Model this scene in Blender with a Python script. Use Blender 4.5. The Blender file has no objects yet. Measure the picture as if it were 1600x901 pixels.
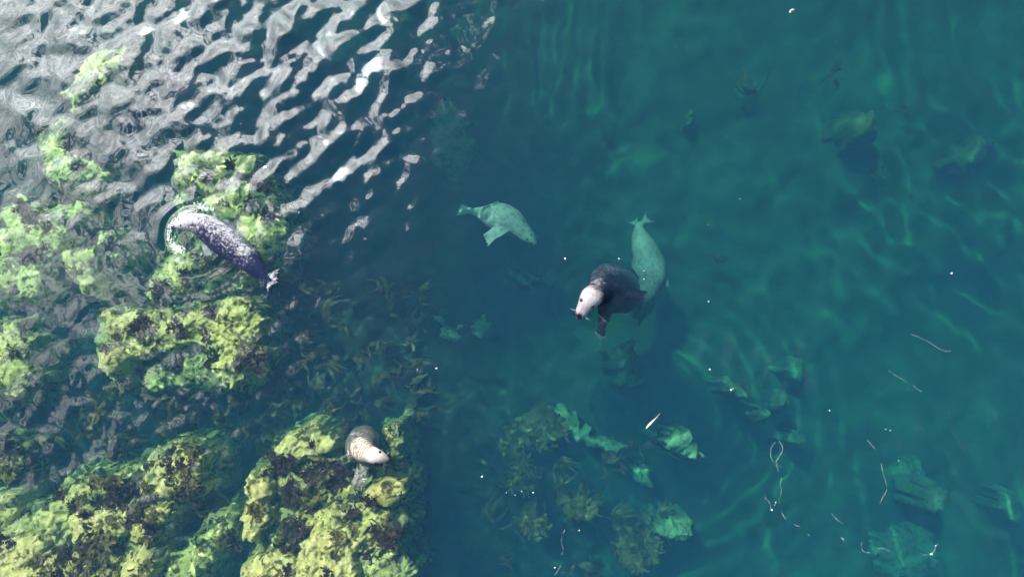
import bpy, bmesh, math, random
import numpy as np
from mathutils import Vector, Matrix

S = bpy.context.scene
C = S.collection
R = math.radians
rnd = random.Random(7)

# ------------------------------------------------------------------ camera
PITCH, DIST, FPX = R(85), 11.2, 1067.0
cam = bpy.data.objects.new('camera', bpy.data.cameras.new('camera'))
C.objects.link(cam)
S.camera = cam
CAM = Vector((0, -DIST * math.cos(PITCH), DIST * math.sin(PITCH)))
cam.location = CAM
cam.rotation_euler = (math.pi / 2 - PITCH, 0, 0)
cam.data.angle = 2 * math.atan(800 / FPX)
cam.data.clip_end = 2000

# ------------------------------------------------------------------ sun, sky, exposure
SUN_EL, SUN_AZ = R(47), R(-37)
sun_dir = Vector((math.cos(SUN_EL) * math.sin(SUN_AZ), math.cos(SUN_EL) * math.cos(SUN_AZ), math.sin(SUN_EL)))
sun = bpy.data.objects.new('sun', bpy.data.lights.new('sun', 'SUN'))
C.objects.link(sun)
sun.rotation_euler = sun_dir.to_track_quat('Z', 'Y').to_euler()
sun.data.energy = 5.0
sun.data.angle = R(0.53)
sun.data.color = (1.0, 0.96, 0.88)
sun.data.cycles.is_caustics_light = True

S.view_settings.view_transform = 'Standard'
S.view_settings.look = 'None'
S.view_settings.exposure = 0.45
S.view_settings.gamma = 1.0
cy = S.cycles
cy.use_denoising = True
cy.max_bounces = 12
cy.diffuse_bounces = 2
cy.glossy_bounces = 3
cy.transmission_bounces = 8
cy.transparent_max_bounces = 8
cy.volume_bounces = 2
cy.sample_clamp_indirect = 6
cy.sample_clamp_direct = 0
cy.blur_glossy = 0.3
cy.caustics_reflective = False
cy.caustics_refractive = True


class NT:
    """small helper for building node trees"""
    def __init__(self, tree):
        self.t = tree

    def n(self, kind, **kw):
        nd = self.t.nodes.new(kind)
        for k, v in kw.items():
            setattr(nd, k, v)
        return nd

    def set(self, sock, val):
        if isinstance(val, bpy.types.NodeSocket):
            self.t.links.new(val, sock)
        else:
            sock.default_value = val

    def math(self, op, a, b=0.0, c=0.0, clamp=False):
        nd = self.n('ShaderNodeMath', operation=op, use_clamp=clamp)
        for s, v in zip(nd.inputs, (a, b, c)):
            self.set(s, v)
        return nd.outputs[0]

    def ss(self, x, lo, hi, tlo=0.0, thi=1.0):
        nd = self.n('ShaderNodeMapRange', interpolation_type='SMOOTHSTEP')
        for s, v in zip(nd.inputs[:5], (x, lo, hi, tlo, thi)):
            self.set(s, v)
        return nd.outputs[0]

    def noise(self, vec, scale, detail=4, rough=0.55, dist=0.0):
        nd = self.n('ShaderNodeTexNoise')
        self.set(nd.inputs['Vector'], vec)
        nd.inputs['Scale'].default_value = scale
        nd.inputs['Detail'].default_value = detail
        nd.inputs['Roughness'].default_value = rough
        nd.inputs['Distortion'].default_value = dist
        return nd.outputs[0]

    def mix(self, f, a, b):
        nd = self.n('ShaderNodeMix', data_type='RGBA')
        self.set(nd.inputs[0], f)
        self.set(nd.inputs[6], a if isinstance(a, bpy.types.NodeSocket) else (*a, 1))
        self.set(nd.inputs[7], b if isinstance(b, bpy.types.NodeSocket) else (*b, 1))
        return nd.outputs[2]


W = bpy.data.worlds.new('World')
S.world = W
W.use_nodes = True
k = NT(W.node_tree)
bg = W.node_tree.nodes['Background']
sky = k.n('ShaderNodeTexSky', sky_type='NISHITA', sun_disc=False, sun_elevation=SUN_EL, sun_rotation=SUN_AZ)
sky.air_density, sky.dust_density, sky.ozone_density = 1.0, 0.6, 1.5
bg.inputs[1].default_value = 0.1
# a flat cloud layer: direction projected on a plane overhead
geo = k.n('ShaderNodeTexCoord')
sep = k.n('ShaderNodeSeparateXYZ')
k.set(sep.inputs[0], geo.outputs['Generated'])
dz = k.math('MAXIMUM', sep.outputs[2], 0.06)
qx = k.math('DIVIDE', sep.outputs[0], dz)
qy = k.math('DIVIDE', sep.outputs[1], dz)
cq = k.n('ShaderNodeCombineXYZ')
k.set(cq.inputs[0], qx)
k.set(cq.inputs[1], qy)
bank = k.math('ADD', k.math('MULTIPLY', qx, -0.75), k.math('MULTIPLY', qy, 0.66))
bank = k.math('MINIMUM', bank, 0.77)
n1 = k.noise(cq.outputs[0], 4.2, 6, 0.6, 0.4)
n2 = k.noise(cq.outputs[0], 11.0, 7, 0.62, 0.5)
edge = k.math('ADD', bank, k.math('ADD', k.math('MULTIPLY', k.math('SUBTRACT', n1, 0.5), 1.15), k.math('MULTIPLY', k.math('SUBTRACT', n2, 0.5), 0.85)))
cov = k.ss(edge, 0.47, 0.64)
# thin scattered veils over the rest of the sky
veil = k.ss(k.math('ADD', n1, k.math('MULTIPLY', k.math('SUBTRACT', n2, 0.5), 0.4)), 0.60, 0.85, 0.0, 0.3)
cov = k.math('MAXIMUM', cov, veil)
# clouds are brightest round the sun
dot = k.n('ShaderNodeVectorMath', operation='DOT_PRODUCT')
nrm = k.n('ShaderNodeVectorMath', operation='NORMALIZE')
k.set(nrm.inputs[0], geo.outputs['Generated'])
k.set(dot.inputs[0], nrm.outputs[0])
dot.inputs[1].default_value = sun_dir
aure = k.math('POWER', k.math('MAXIMUM', dot.outputs['Value'], 0.0), 14.0)
lum = k.math('ADD', 10.0, k.math('MULTIPLY', aure, 52.0))
lum = k.math('MULTIPLY', lum, k.ss(n2, 0.30, 0.70, 0.5, 1.5))
ccol = k.n('ShaderNodeVectorMath', operation='SCALE')
ccol.inputs[0].default_value = (1.0, 0.92, 0.925)
k.set(ccol.inputs['Scale'], lum)
k.set(bg.inputs[0], k.mix(cov, sky.outputs[0], ccol.outputs[0]))


# ------------------------------------------------------------------ pixel <-> place helpers (used to measure the photograph)
FWD = Vector((0, math.cos(PITCH), -math.sin(PITCH)))
UPV = Vector((0, math.sin(PITCH), math.cos(PITCH)))


def at(u, v, z=0.0):
    """the place at height z that shows at photo pixel (u, v), bent by the water when below it"""
    d = (FWD * FPX + Vector((1, 0, 0)) * (u - 800) + UPV * (450.5 - v)).normalized()
    if z >= 0:
        return CAM + d * ((z - CAM.z) / d.z)
    p = CAM + d * (-CAM.z / d.z)
    s = Vector((d.x, d.y, 0)) / 1.333
    r = Vector((s.x, s.y, -math.sqrt(max(0.0, 1 - s.length_squared))))
    return p + r * (z / r.z)


def mpp(z):
    return (CAM.z - (z if z > 0 else z / 1.333)) / FPX


# ------------------------------------------------------------------ numpy noise
def _hash(ix, iy, iz, seed):
    h = (ix * 374761393 + iy * 668265263 + iz * 2147483647 + seed * 974634511) & 0xFFFFFFFF
    h = ((h ^ (h >> 13)) * 1274126177) & 0xFFFFFFFF
    h = h ^ (h >> 16)
    return (h & 0xFFFFFF) / float(0xFFFFFF)


def vnoise(x, y, z=None, seed=0):
    x = np.asarray(x, float)
    y = np.asarray(y, float)
    z = np.zeros_like(x) if z is None else np.asarray(z, float)
    fx, fy, fz = np.floor(x), np.floor(y), np.floor(z)
    ix, iy, iz = fx.astype(np.int64), fy.astype(np.int64), fz.astype(np.int64)
    tx, ty, tz = x - fx, y - fy, z - fz
    tx, ty, tz = [t * t * t * (t * (t * 6 - 15) + 10) for t in (tx, ty, tz)]
    out = 0
    for a in (0, 1):
        for b in (0, 1):
            for c in (0, 1):
                w = (tx if a else 1 - tx) * (ty if b else 1 - ty) * (tz if c else 1 - tz)
                out = out + w * _hash(ix + a, iy + b, iz + c, seed)
    return out * 2 - 1


def fbm(x, y, z=None, octv=4, seed=0, gain=0.5):
    a, s = 1.0, 0.0
    for o in range(octv):
        f = 2.03 ** o
        s = s + a * vnoise(np.asarray(x) * f + 17.3 * o, np.asarray(y) * f - 9.1 * o, None if z is None else np.asarray(z) * f + 3.7 * o, seed + o)
        a *= gain
    return s


# ------------------------------------------------------------------ object helpers
def tag(o, label=None, cat=None, group=None, kind=None):
    for key, v in (('label', label), ('category', cat), ('group', group), ('kind', kind)):
        if v:
            o[key] = v
    return o


def link(o, parent=None, receiver=True):
    C.objects.link(o)
    if parent is not None:
        o.parent = parent
    if receiver:
        o.cycles.is_caustics_receiver = True
    return o


def mesh_obj(name, verts, faces, mat, parent=None, smooth=True, receiver=True):
    me = bpy.data.meshes.new(name)
    me.from_pydata(verts, [], faces)
    if smooth:
        me.polygons.foreach_set('use_smooth', [True] * len(me.polygons))
    if mat:
        me.materials.append(mat)
    return link(bpy.data.objects.new(name, me), parent, receiver)


def empty(name, loc, rz=0.0):
    o = bpy.data.objects.new(name, None)
    o.location = loc
    o.rotation_euler = (0, 0, rz)
    C.objects.link(o)
    return o


def material(name):
    m = bpy.data.materials.new(name)
    m.use_nodes = True
    kk = NT(m.node_tree)
    return m, kk, m.node_tree.nodes['Principled BSDF']


# ------------------------------------------------------------------ materials
def water_surface_mat():
    m = bpy.data.materials.new('water_surface')
    m.use_nodes = True
    t = m.node_tree
    t.nodes.clear()
    kk = NT(t)
    o = kk.n('ShaderNodeOutputMaterial')
    r = kk.n('ShaderNodeBsdfRefraction')
    g = kk.n('ShaderNodeBsdfGlossy')
    mx = kk.n('ShaderNodeMixShader')
    fr = kk.n('ShaderNodeFresnel')
    fr.inputs[0].default_value = 1.333
    r.inputs['IOR'].default_value = 1.333
    r.inputs['Roughness'].default_value = 0
    g.inputs['Roughness'].default_value = 0
    kk.set(mx.inputs[0], kk.math('MULTIPLY', fr.outputs[0], 4.3, clamp=True))
    t.links.new(r.outputs[0], mx.inputs[1])
    t.links.new(g.outputs[0], mx.inputs[2])
    t.links.new(mx.outputs[0], o.inputs[0])
    return m


def water_volume_mat():
    m = bpy.data.materials.new('sea_water')
    m.use_nodes = True
    t = m.node_tree
    t.nodes.clear()
    kk = NT(t)
    o = kk.n('ShaderNodeOutputMaterial')
    ab = kk.n('ShaderNodeVolumeAbsorption')
    sc = kk.n('ShaderNodeVolumeScatter')
    ad = kk.n('ShaderNodeAddShader')
    ab.inputs[0].default_value = (0.0, 0.83, 0.86, 1)      # absorbs red first
    ab.inputs[1].default_value = 0.62
    sc.inputs[0].default_value = (0.11, 0.545, 1.0, 1)
    sc.inputs[1].default_value = 0.168
    sc.inputs['Anisotropy'].default_value = -0.3
    t.links.new(ab.outputs[0], ad.inputs[0])
    t.links.new(sc.outputs[0], ad.inputs[1])
    t.links.new(ad.outputs[0], o.inputs['Volume'])
    return m


def rock_mat(name, pale, mid, dark, weed=0.47):
    m, kk, p = material(name)
    tc = kk.n('ShaderNodeTexCoord').outputs['Object']
    a = kk.noise(tc, 3.0, 5, 0.62, 0.3)
    b = kk.noise(tc, 11.0, 5, 0.65, 0.5)
    c = kk.noise(tc, 34.0, 3, 0.6)
    vor = kk.n('ShaderNodeTexVoronoi', feature='F1')
    kk.set(vor.inputs['Vector'], tc)
    vor.inputs['Scale'].default_value = 7.0
    col = kk.mix(kk.ss(b, 0.36, 0.62), mid, pale)
    col = kk.mix(kk.ss(c, 0.54, 0.72, 0, 0.5), col, tuple(x * 0.55 for x in mid))
    patch = kk.math('ADD', kk.math('MULTIPLY', a, 0.62), kk.math('MULTIPLY', b, 0.38))
    col = kk.mix(kk.ss(patch, weed - 0.035, weed + 0.03, 0.92, 0.0), col, dark)
    hole = kk.ss(vor.outputs['Distance'], 0.16, 0.30, 0.85, 0.0)
    hole = kk.math('MULTIPLY', hole, kk.ss(a, 0.48, 0.58))
    col = kk.mix(hole, col, dark)
    kk.set(p.inputs['Base Color'], col)
    p.inputs['Roughness'].default_value = 0.85
    p.inputs['Specular IOR Level'].default_value = 0.2
    bp = kk.n('ShaderNodeBump')
    bp.inputs['Strength'].default_value = 0.3
    bp.inputs['Distance'].default_value = 0.03
    kk.set(bp.inputs['Height'], kk.math('ADD', b, kk.math('MULTIPLY', c, 0.5)))
    kk.set(p.inputs['Normal'], bp.outputs[0])
    return m


def plain_mat(name, a, b, scale=12.0, rough=0.6, spec=0.3, trans=0.0):
    m, kk, p = material(name)
    tc = kk.n('ShaderNodeTexCoord').outputs['Object']
    kk.set(p.inputs['Base Color'], kk.mix(kk.ss(kk.noise(tc, scale, 4, 0.6), 0.35, 0.65), a, b))
    p.inputs['Roughness'].default_value = rough
    p.inputs['Specular IOR Level'].default_value = spec
    return m


def coat_mat(name, dark, pale, scale=22.0, mott=1.0, rough=0.38, spec=0.25, bump=0.35):
    m, kk, p = material(name)
    tc = kk.n('ShaderNodeTexCoord').outputs['Object']
    at_ = kk.n('ShaderNodeAttribute', attribute_name='pale')
    n = kk.noise(tc, scale, 5, 0.7, 0.4)
    nf = kk.noise(tc, scale * 3.2, 3, 0.6)
    s = kk.math('ADD', at_.outputs['Fac'], kk.math('MULTIPLY', kk.math('SUBTRACT', n, 0.5), 3.2 * mott))
    s = kk.math('ADD', s, kk.math('MULTIPLY', kk.math('SUBTRACT', nf, 0.5), 1.0 * mott))
    kk.set(p.inputs['Base Color'], kk.mix(kk.ss(s, -0.05, 1.05), dark, pale))
    p.inputs['Roughness'].default_value = rough
    p.inputs['Specular IOR Level'].default_value = spec
    bp = kk.n('ShaderNodeBump')
    bp.inputs['Strength'].default_value = bump
    bp.inputs['Distance'].default_value = 0.02
    kk.set(bp.inputs['Height'], nf)
    kk.set(p.inputs['Normal'], bp.outputs[0])
    return m


M_SURF, M_VOL = water_surface_mat(), water_volume_mat()
M_ROCK = rock_mat('algae_limestone', (0.88, 0.80, 0.27), (0.56, 0.53, 0.14), (0.070, 0.064, 0.030), 0.462)
M_ROCK_BARE = rock_mat('bare_limestone', (0.92, 0.84, 0.34), (0.66, 0.61, 0.17), (0.08, 0.075, 0.03), 0.43)
M_ROCK_WEEDY = rock_mat('weedy_limestone', (0.60, 0.56, 0.16), (0.30, 0.31, 0.09), (0.035, 0.028, 0.020), 0.52)
M_SHELF = rock_mat('weedy_shelf', (0.70, 0.66, 0.24), (0.42, 0.42, 0.12), (0.070, 0.066, 0.030), 0.485)
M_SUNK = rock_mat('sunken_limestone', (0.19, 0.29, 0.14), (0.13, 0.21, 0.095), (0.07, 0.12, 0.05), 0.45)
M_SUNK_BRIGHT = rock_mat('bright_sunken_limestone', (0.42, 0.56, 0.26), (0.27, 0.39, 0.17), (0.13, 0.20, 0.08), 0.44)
M_WEED_DARK = plain_mat('dark_red_weed', (0.035, 0.018, 0.018), (0.085, 0.045, 0.030), 9)
M_WEED_OLIVE = plain_mat('olive_weed', (0.10, 0.085, 0.02), (0.26, 0.22, 0.05), 9)
M_MOUND = plain_mat('olive_mound', (0.08, 0.075, 0.02), (0.20, 0.175, 0.05), 5)
M_KELP = plain_mat('brown_kelp', (0.09, 0.055, 0.014), (0.24, 0.155, 0.045), 5, 0.5)
M_FOAM = plain_mat('white_foam', (0.80, 0.80, 0.80), (0.92, 0.92, 0.92), 20, 0.6)


def seabed_mat():
    m, kk, p = material('seabed')
    tc = kk.n('ShaderNodeTexCoord').outputs['Object']
    a = kk.noise(tc, 0.55, 5, 0.6, 0.6)
    b = kk.noise(tc, 2.6, 5, 0.65, 0.5)
    at_ = kk.n('ShaderNodeAttribute', attribute_name='sandy')
    mixv = kk.math('ADD', kk.math('MULTIPLY', a, 0.6), kk.math('MULTIPLY', b, 0.4))
    sand = kk.math('MULTIPLY', kk.ss(mixv, 0.46, 0.62), at_.outputs['Fac'])
    col = kk.mix(kk.ss(b, 0.35, 0.65), (0.018, 0.020, 0.012), (0.036, 0.044, 0.022))
    col = kk.mix(at_.outputs['Fac'], col, kk.mix(kk.ss(b, 0.3, 0.7), (0.030, 0.070, 0.024), (0.052, 0.112, 0.036)))
    col = kk.mix(sand, col, (0.085, 0.165, 0.06))
    kk.set(p.inputs['Base Color'], col)
    p.inputs['Roughness'].default_value = 0.95
    return m


# ------------------------------------------------------------------ setting: seabed, water body, water surface
def axis(lo, hi, step, far, grow=1.35):
    core = list(np.arange(lo, hi + step * 0.5, step))
    d, x, right = step, core[-1], []
    while x < far:
        d *= grow
        x += d
        right.append(x)
    d, x, left = step, core[0], []
    while x > -far:
        d *= grow
        x -= d
        left.append(x)
    return np.array(left[::-1] + core + right)


def grid_faces(ny, nx):
    i = np.arange(ny * nx).reshape(ny, nx)
    return np.stack([i[:-1, :-1], i[:-1, 1:], i[1:, 1:], i[1:, :-1]], -1).reshape(-1, 4).tolist()


def to_px(X, Y):
    """photo pixel of surface points (used to say where the photo has rough and calm water)"""
    dx, dy, dz_ = X - CAM.x, Y - CAM.y, -CAM.z
    zf = dy * FWD.y + dz_ * FWD.z
    return 800 + FPX * dx / zf, 450.5 - FPX * (dy * UPV.y + dz_ * UPV.z) / zf


def sst(x, a, b):
    t = np.clip((x - a) / (b - a), 0, 1)
    return t * t * (3 - 2 * t)


def bed_height(X, Y):
    U, V = to_px(X, Y)
    shore = 420 + 0.32 * (V - 300) + 60 * fbm(X * 0.5, Y * 0.5, None, 3, 5)
    lft = 1 - sst(U, shore + 40, shore + 480)
    z = -4.3 + 2.2 * lft + 0.30 * fbm(X * 0.7, Y * 0.7, None, 4, 11) + 0.10 * fbm(X * 3, Y * 3, None, 3, 21)
    return z, lft


xs, ys = axis(-11, 11, 0.11, 70), axis(-7.5, 7.5, 0.11, 70)
X, Y = np.meshgrid(xs, ys)
Z, LFT = bed_height(X, Y)
bed = mesh_obj('seabed', np.stack([X, Y, Z], -1).reshape(-1, 3).tolist(), grid_faces(*X.shape), seabed_mat())
bed['kind'] = 'structure'
bed.data.attributes.new('sandy', 'FLOAT', 'POINT').data.foreach_set('value', (1 - 0.85 * LFT).ravel())

# the surface: wind ripples strongest at the upper left, calm at the right, rings round the animals
xs, ys = axis(-9.2, 9.2, 0.032, 70), axis(-6.0, 5.6, 0.032, 70)
X, Y = np.meshgrid(xs, ys)
U, V = to_px(X, Y)
wrng = np.random.default_rng(4)


def waves(n, lmin, lmax, ang, spread, slope, seed):
    g = np.random.default_rng(seed)
    out = np.zeros_like(X)
    for _ in range(n):
        lam = lmin * (lmax / lmin) ** g.random()
        kk_ = 2 * math.pi / lam
        a = g.normal(ang, spread)
        out += lam / (2 * math.pi) * np.cos(kk_ * (X * math.cos(a) + Y * math.sin(a)) + g.random() * 6.283)
    return out * slope * math.sqrt(2.0 / n)


rough = (1 - sst(U + 0.30 * V, 430, 980)) * (1 - 0.72 * sst(V - 0.25 * U, 200, 440))
rough = np.clip(rough, 0, 1)
gust = np.clip(0.85 + 0.5 * fbm(X * 0.45, Y * 0.45, None, 2, 3), 0.3, 1.4)
Z = rough * gust * (waves(80, 0.26, 0.95, R(122), 1.05, 0.160, 1) + waves(40, 0.12, 0.24, R(122), 1.3, 0.050, 9))
near = np.exp(-((U - 300) / 420) ** 2) * sst(V, 380, 640)
Z += near * (waves(50, 0.20, 0.55, R(100), 1.2, 0.068, 2) + waves(30, 0.11, 0.22, R(100), 1.5, 0.035, 22) + waves(20, 0.5, 1.0, R(125), 0.4, 0.035, 12))
right = sst(U, 1050, 1500) * (1 - sst(V, 150, 520))
Z += right * waves(24, 0.35, 0.9, R(55), 0.35, 0.032, 3)
Z += sst(U, 900, 1200) * sst(V, 420, 650) * waves(16, 0.35, 0.8, R(14), 0.10, 0.017, 33)
Z += waves(30, 0.5, 1.7, R(110), 0.7, 0.011, 6) + waves(20, 0.9, 2.2, R(20), 0.4, 0.010, 16) * sst(U, 700, 1200)


def ring(u, v, lam, amp, r0, r1, side=None):
    c = at(u, v, 0)
    r = np.hypot(X - c.x, Y - c.y)
    w = amp * np.cos(2 * math.pi * r / lam) * sst(r, r0, r0 + lam) * (1 - sst(r, r0 + lam, r1))
    if side is not None:
        a = np.arctan2(Y - c.y, X - c.x)
        w = w * np.clip(0.5 + 0.7 * np.cos(a - side), 0, 1)
    return w


Z += ring(925, 468, 0.19, 0.0032, 0.30, 1.4)
Z += ring(940, 470, 0.42, 0.0022, 0.9, 5.2, R(-25))
Z += ring(585, 712, 0.15, 0.0022, 0.16, 1.0)
Z += ring(300, 360, 0.30, 0.0040, 0.3, 2.0)
c = at(955, 453, 0)
splash = np.exp(-(((X - c.x) / 0.36) ** 2 + ((Y - c.y) / 0.22) ** 2))
Z += splash * (waves(30, 0.13, 0.30, R(100), 1.6, 0.20, 71) + 0.012)
# bow wave pushed by the swimming seal's snout
c = at(302, 366, 0)
r = np.hypot(X - c.x, Y - c.y)
a = np.arctan2(Y - c.y, X - c.x)
fan = np.clip(np.cos(a - R(148)) * 1.6 - 0.35, 0, 1)
Z += fan * (0.050 * np.exp(-((r - 0.40) / 0.055) ** 2) + 0.026 * np.exp(-((r - 0.56) / 0.06) ** 2) - 0.015 * np.exp(-((r - 0.48) / 0.05) ** 2))
surf = mesh_obj('water_surface', np.stack([X, Y, Z], -1).reshape(-1, 3).tolist(), grid_faces(*X.shape), M_SURF, receiver=False)
surf['kind'] = 'structure'
surf.cycles.is_caustics_caster = True
SX, SY, SZ = xs, ys, Z


def surface_z(x, y):
    i = min(max(int(np.searchsorted(SX, x)), 0), len(SX) - 1)
    j = min(max(int(np.searchsorted(SY, y)), 0), len(SY) - 1)
    return float(SZ[j, i])


def box(name, x0, x1, y0, y1, z0, z1, mat):
    v = [(x, y, z) for z in (z0, z1) for y in (y0, y1) for x in (x0, x1)]
    f = [(0, 2, 3, 1), (4, 5, 7, 6), (0, 1, 5, 4), (2, 6, 7, 3), (0, 4, 6, 2), (1, 3, 7, 5)]
    return mesh_obj(name, v, f, mat, smooth=False, receiver=False)


body = box('water', -66, 66, -66, 66, -9, 0.085, M_VOL)
body['kind'] = 'structure'


# ------------------------------------------------------------------ rocks
def sdist(px, py, poly):
    """signed distance to a closed outline, positive inside"""
    d = np.full(px.shape, 1e9)
    inside = np.zeros(px.shape, bool)
    n = len(poly)
    for i in range(n):
        ax, ay = poly[i]
        bx, by = poly[(i + 1) % n]
        ex, ey = bx - ax, by - ay
        t = np.clip(((px - ax) * ex + (py - ay) * ey) / (ex * ex + ey * ey + 1e-12), 0, 1)
        d = np.minimum(d, np.hypot(px - ax - t * ex, py - ay - t * ey))
        cond = ((ay > py) != (by > py)) & (px < (bx - ax) * (py - ay) / (by - ay + 1e-12) + ax)
        inside ^= cond
    return np.where(inside, d, -d)


def rock(label, outline, z, mat, receiver=True, lump=0.065, rise=0.09, step=0.02, name='rock', cat='rock', skirt=0.22, drop=6.5, group=None, rag=0.05, grow=1.05):
    mu, mv = sum(q[0] for q in outline) / len(outline), sum(q[1] for q in outline) / len(outline)
    pts = [at(mu + (u - mu) * grow, mv + (v - mv) * grow, z) for u, v in outline]
    cx, cy_ = sum(p.x for p in pts) / len(pts), sum(p.y for p in pts) / len(pts)
    poly = [(p.x - cx, p.y - cy_) for p in pts]
    x0, x1 = min(p[0] for p in poly) - skirt, max(p[0] for p in poly) + skirt
    y0, y1 = min(p[1] for p in poly) - skirt, max(p[1] for p in poly) + skirt
    gx, gy = np.meshgrid(np.arange(x0, x1 + step, step), np.arange(y0, y1 + step, step))
    wx, wy = gx + cx, gy + cy_
    sd = rnd.randrange(1000)
    s = sdist(gx, gy, poly) + rag * fbm(wx * 6, wy * 6, None, 4, sd, 0.6)
    crest = 1 - (1 - np.clip(s / 0.35, 0, 1)) ** 2
    lumps = lump * (np.abs(fbm(wx * 2.6, wy * 2.6, None, 4, sd + 7, 0.55)) * -1.0 + 0.35) + lump * 0.32 * fbm(wx * 9, wy * 9, None, 3, sd + 3)
    lumps = lumps + lump * 0.10 * fbm(wx * 20, wy * 20, None, 2, sd + 5)
    h = z - rise + rise * crest * 1.3 + lumps
    side = np.clip(-s, 0, None)
    h = h - side * drop * (1 + 0.5 * vnoise(wx * 5, wy * 5, None, sd + 31))
    keep = s > -skirt
    h = np.where(s < -skirt + step * 1.6, -4.9, h)      # the foot stands in the seabed
    ids = -np.ones(gx.shape, int)
    ids[keep] = np.arange(keep.sum())
    f = []
    a_, b_, c_, d_ = ids[:-1, :-1], ids[:-1, 1:], ids[1:, 1:], ids[1:, :-1]
    ok = (a_ >= 0) & (b_ >= 0) & (c_ >= 0) & (d_ >= 0)
    f = np.stack([a_[ok], b_[ok], c_[ok], d_[ok]], -1).tolist()
    # overhanging jitter so the sides are not a clean height field
    jx = 0.025 * fbm(wx * 7, wy * 7, h * 7, 2, sd + 50)
    jy = 0.025 * fbm(wx * 7, wy * 7, h * 7, 2, sd + 60)
    vs = np.stack([gx + jx, gy + jy, h - z], -1)[keep]
    o = mesh_obj(name, vs.tolist(), f, mat, receiver=receiver)
    o.location = (cx, cy_, z)
    tag(o, label, cat, group)
    inside = keep & (s > 0.02)
    o_pts = vs[(s > 0.02)[keep]]
    return o, o_pts


def tuft_mesh(name, n, size, mat, seed, curl=0.6):
    g = random.Random(seed)
    v, f = [], []
    for _ in range(n):
        a = g.uniform(0, 6.283)
        tilt = g.uniform(0.3, 1.35)
        L = size * g.uniform(0.5, 1.0)
        wd = size * g.uniform(0.07, 0.17)
        dx, dy = math.cos(a), math.sin(a)
        ox, oy = g.gauss(0, size * 0.28), g.gauss(0, size * 0.28)
        b = len(v)
        for t in (0, 0.35, 0.7, 1.0):
            rr = L * math.sin(tilt) * t
            hh = L * math.cos(tilt) * t - curl * L * t * t * 0.35
            sway = size * 0.12 * math.sin(t * 5 + a * 3)
            w = wd * (0.5, 1.0, 0.9, 0.15)[(0, 0.35, 0.7, 1.0).index(t)]
            px, py = ox + dx * rr - dy * sway, oy + dy * rr + dx * sway
            v.append((px - dy * w, py + dx * w, hh))
            v.append((px + dy * w, py - dx * w, hh + w * 0.5))
        for j in range(3):
            f.append((b + 2 * j, b + 2 * j + 1, b + 2 * j + 3, b + 2 * j + 2))
    me = bpy.data.meshes.new(name)
    me.from_pydata(v, [], f)
    me.polygons.foreach_set('use_smooth', [True] * len(f))
    me.materials.append(mat)
    return me


TUFTS_DARK = [tuft_mesh('seaweed_tuft', 46, 0.19, M_WEED_DARK, i) for i in range(3)]
TUFTS_OLIVE = [tuft_mesh('seaweed_tuft', 34, 0.22, M_WEED_OLIVE, 10 + i) for i in range(3)]


def tufts(o, pts, n, dark=0.75, smin=0.6, smax=1.3):
    for _ in range(n):
        p = pts[rnd.randrange(len(pts))]
        me = rnd.choice(TUFTS_DARK if rnd.random() < dark else TUFTS_OLIVE)
        t = bpy.data.objects.new('seaweed_tuft', me)
        t.location = (p[0], p[1], p[2] - 0.01)
        t.rotation_euler = (rnd.uniform(-.3, .3), rnd.uniform(-.3, .3), rnd.uniform(0, 6.28))
        s = rnd.uniform(smin, smax)
        t.scale = (s, s, s)
        link(t, o)


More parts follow.
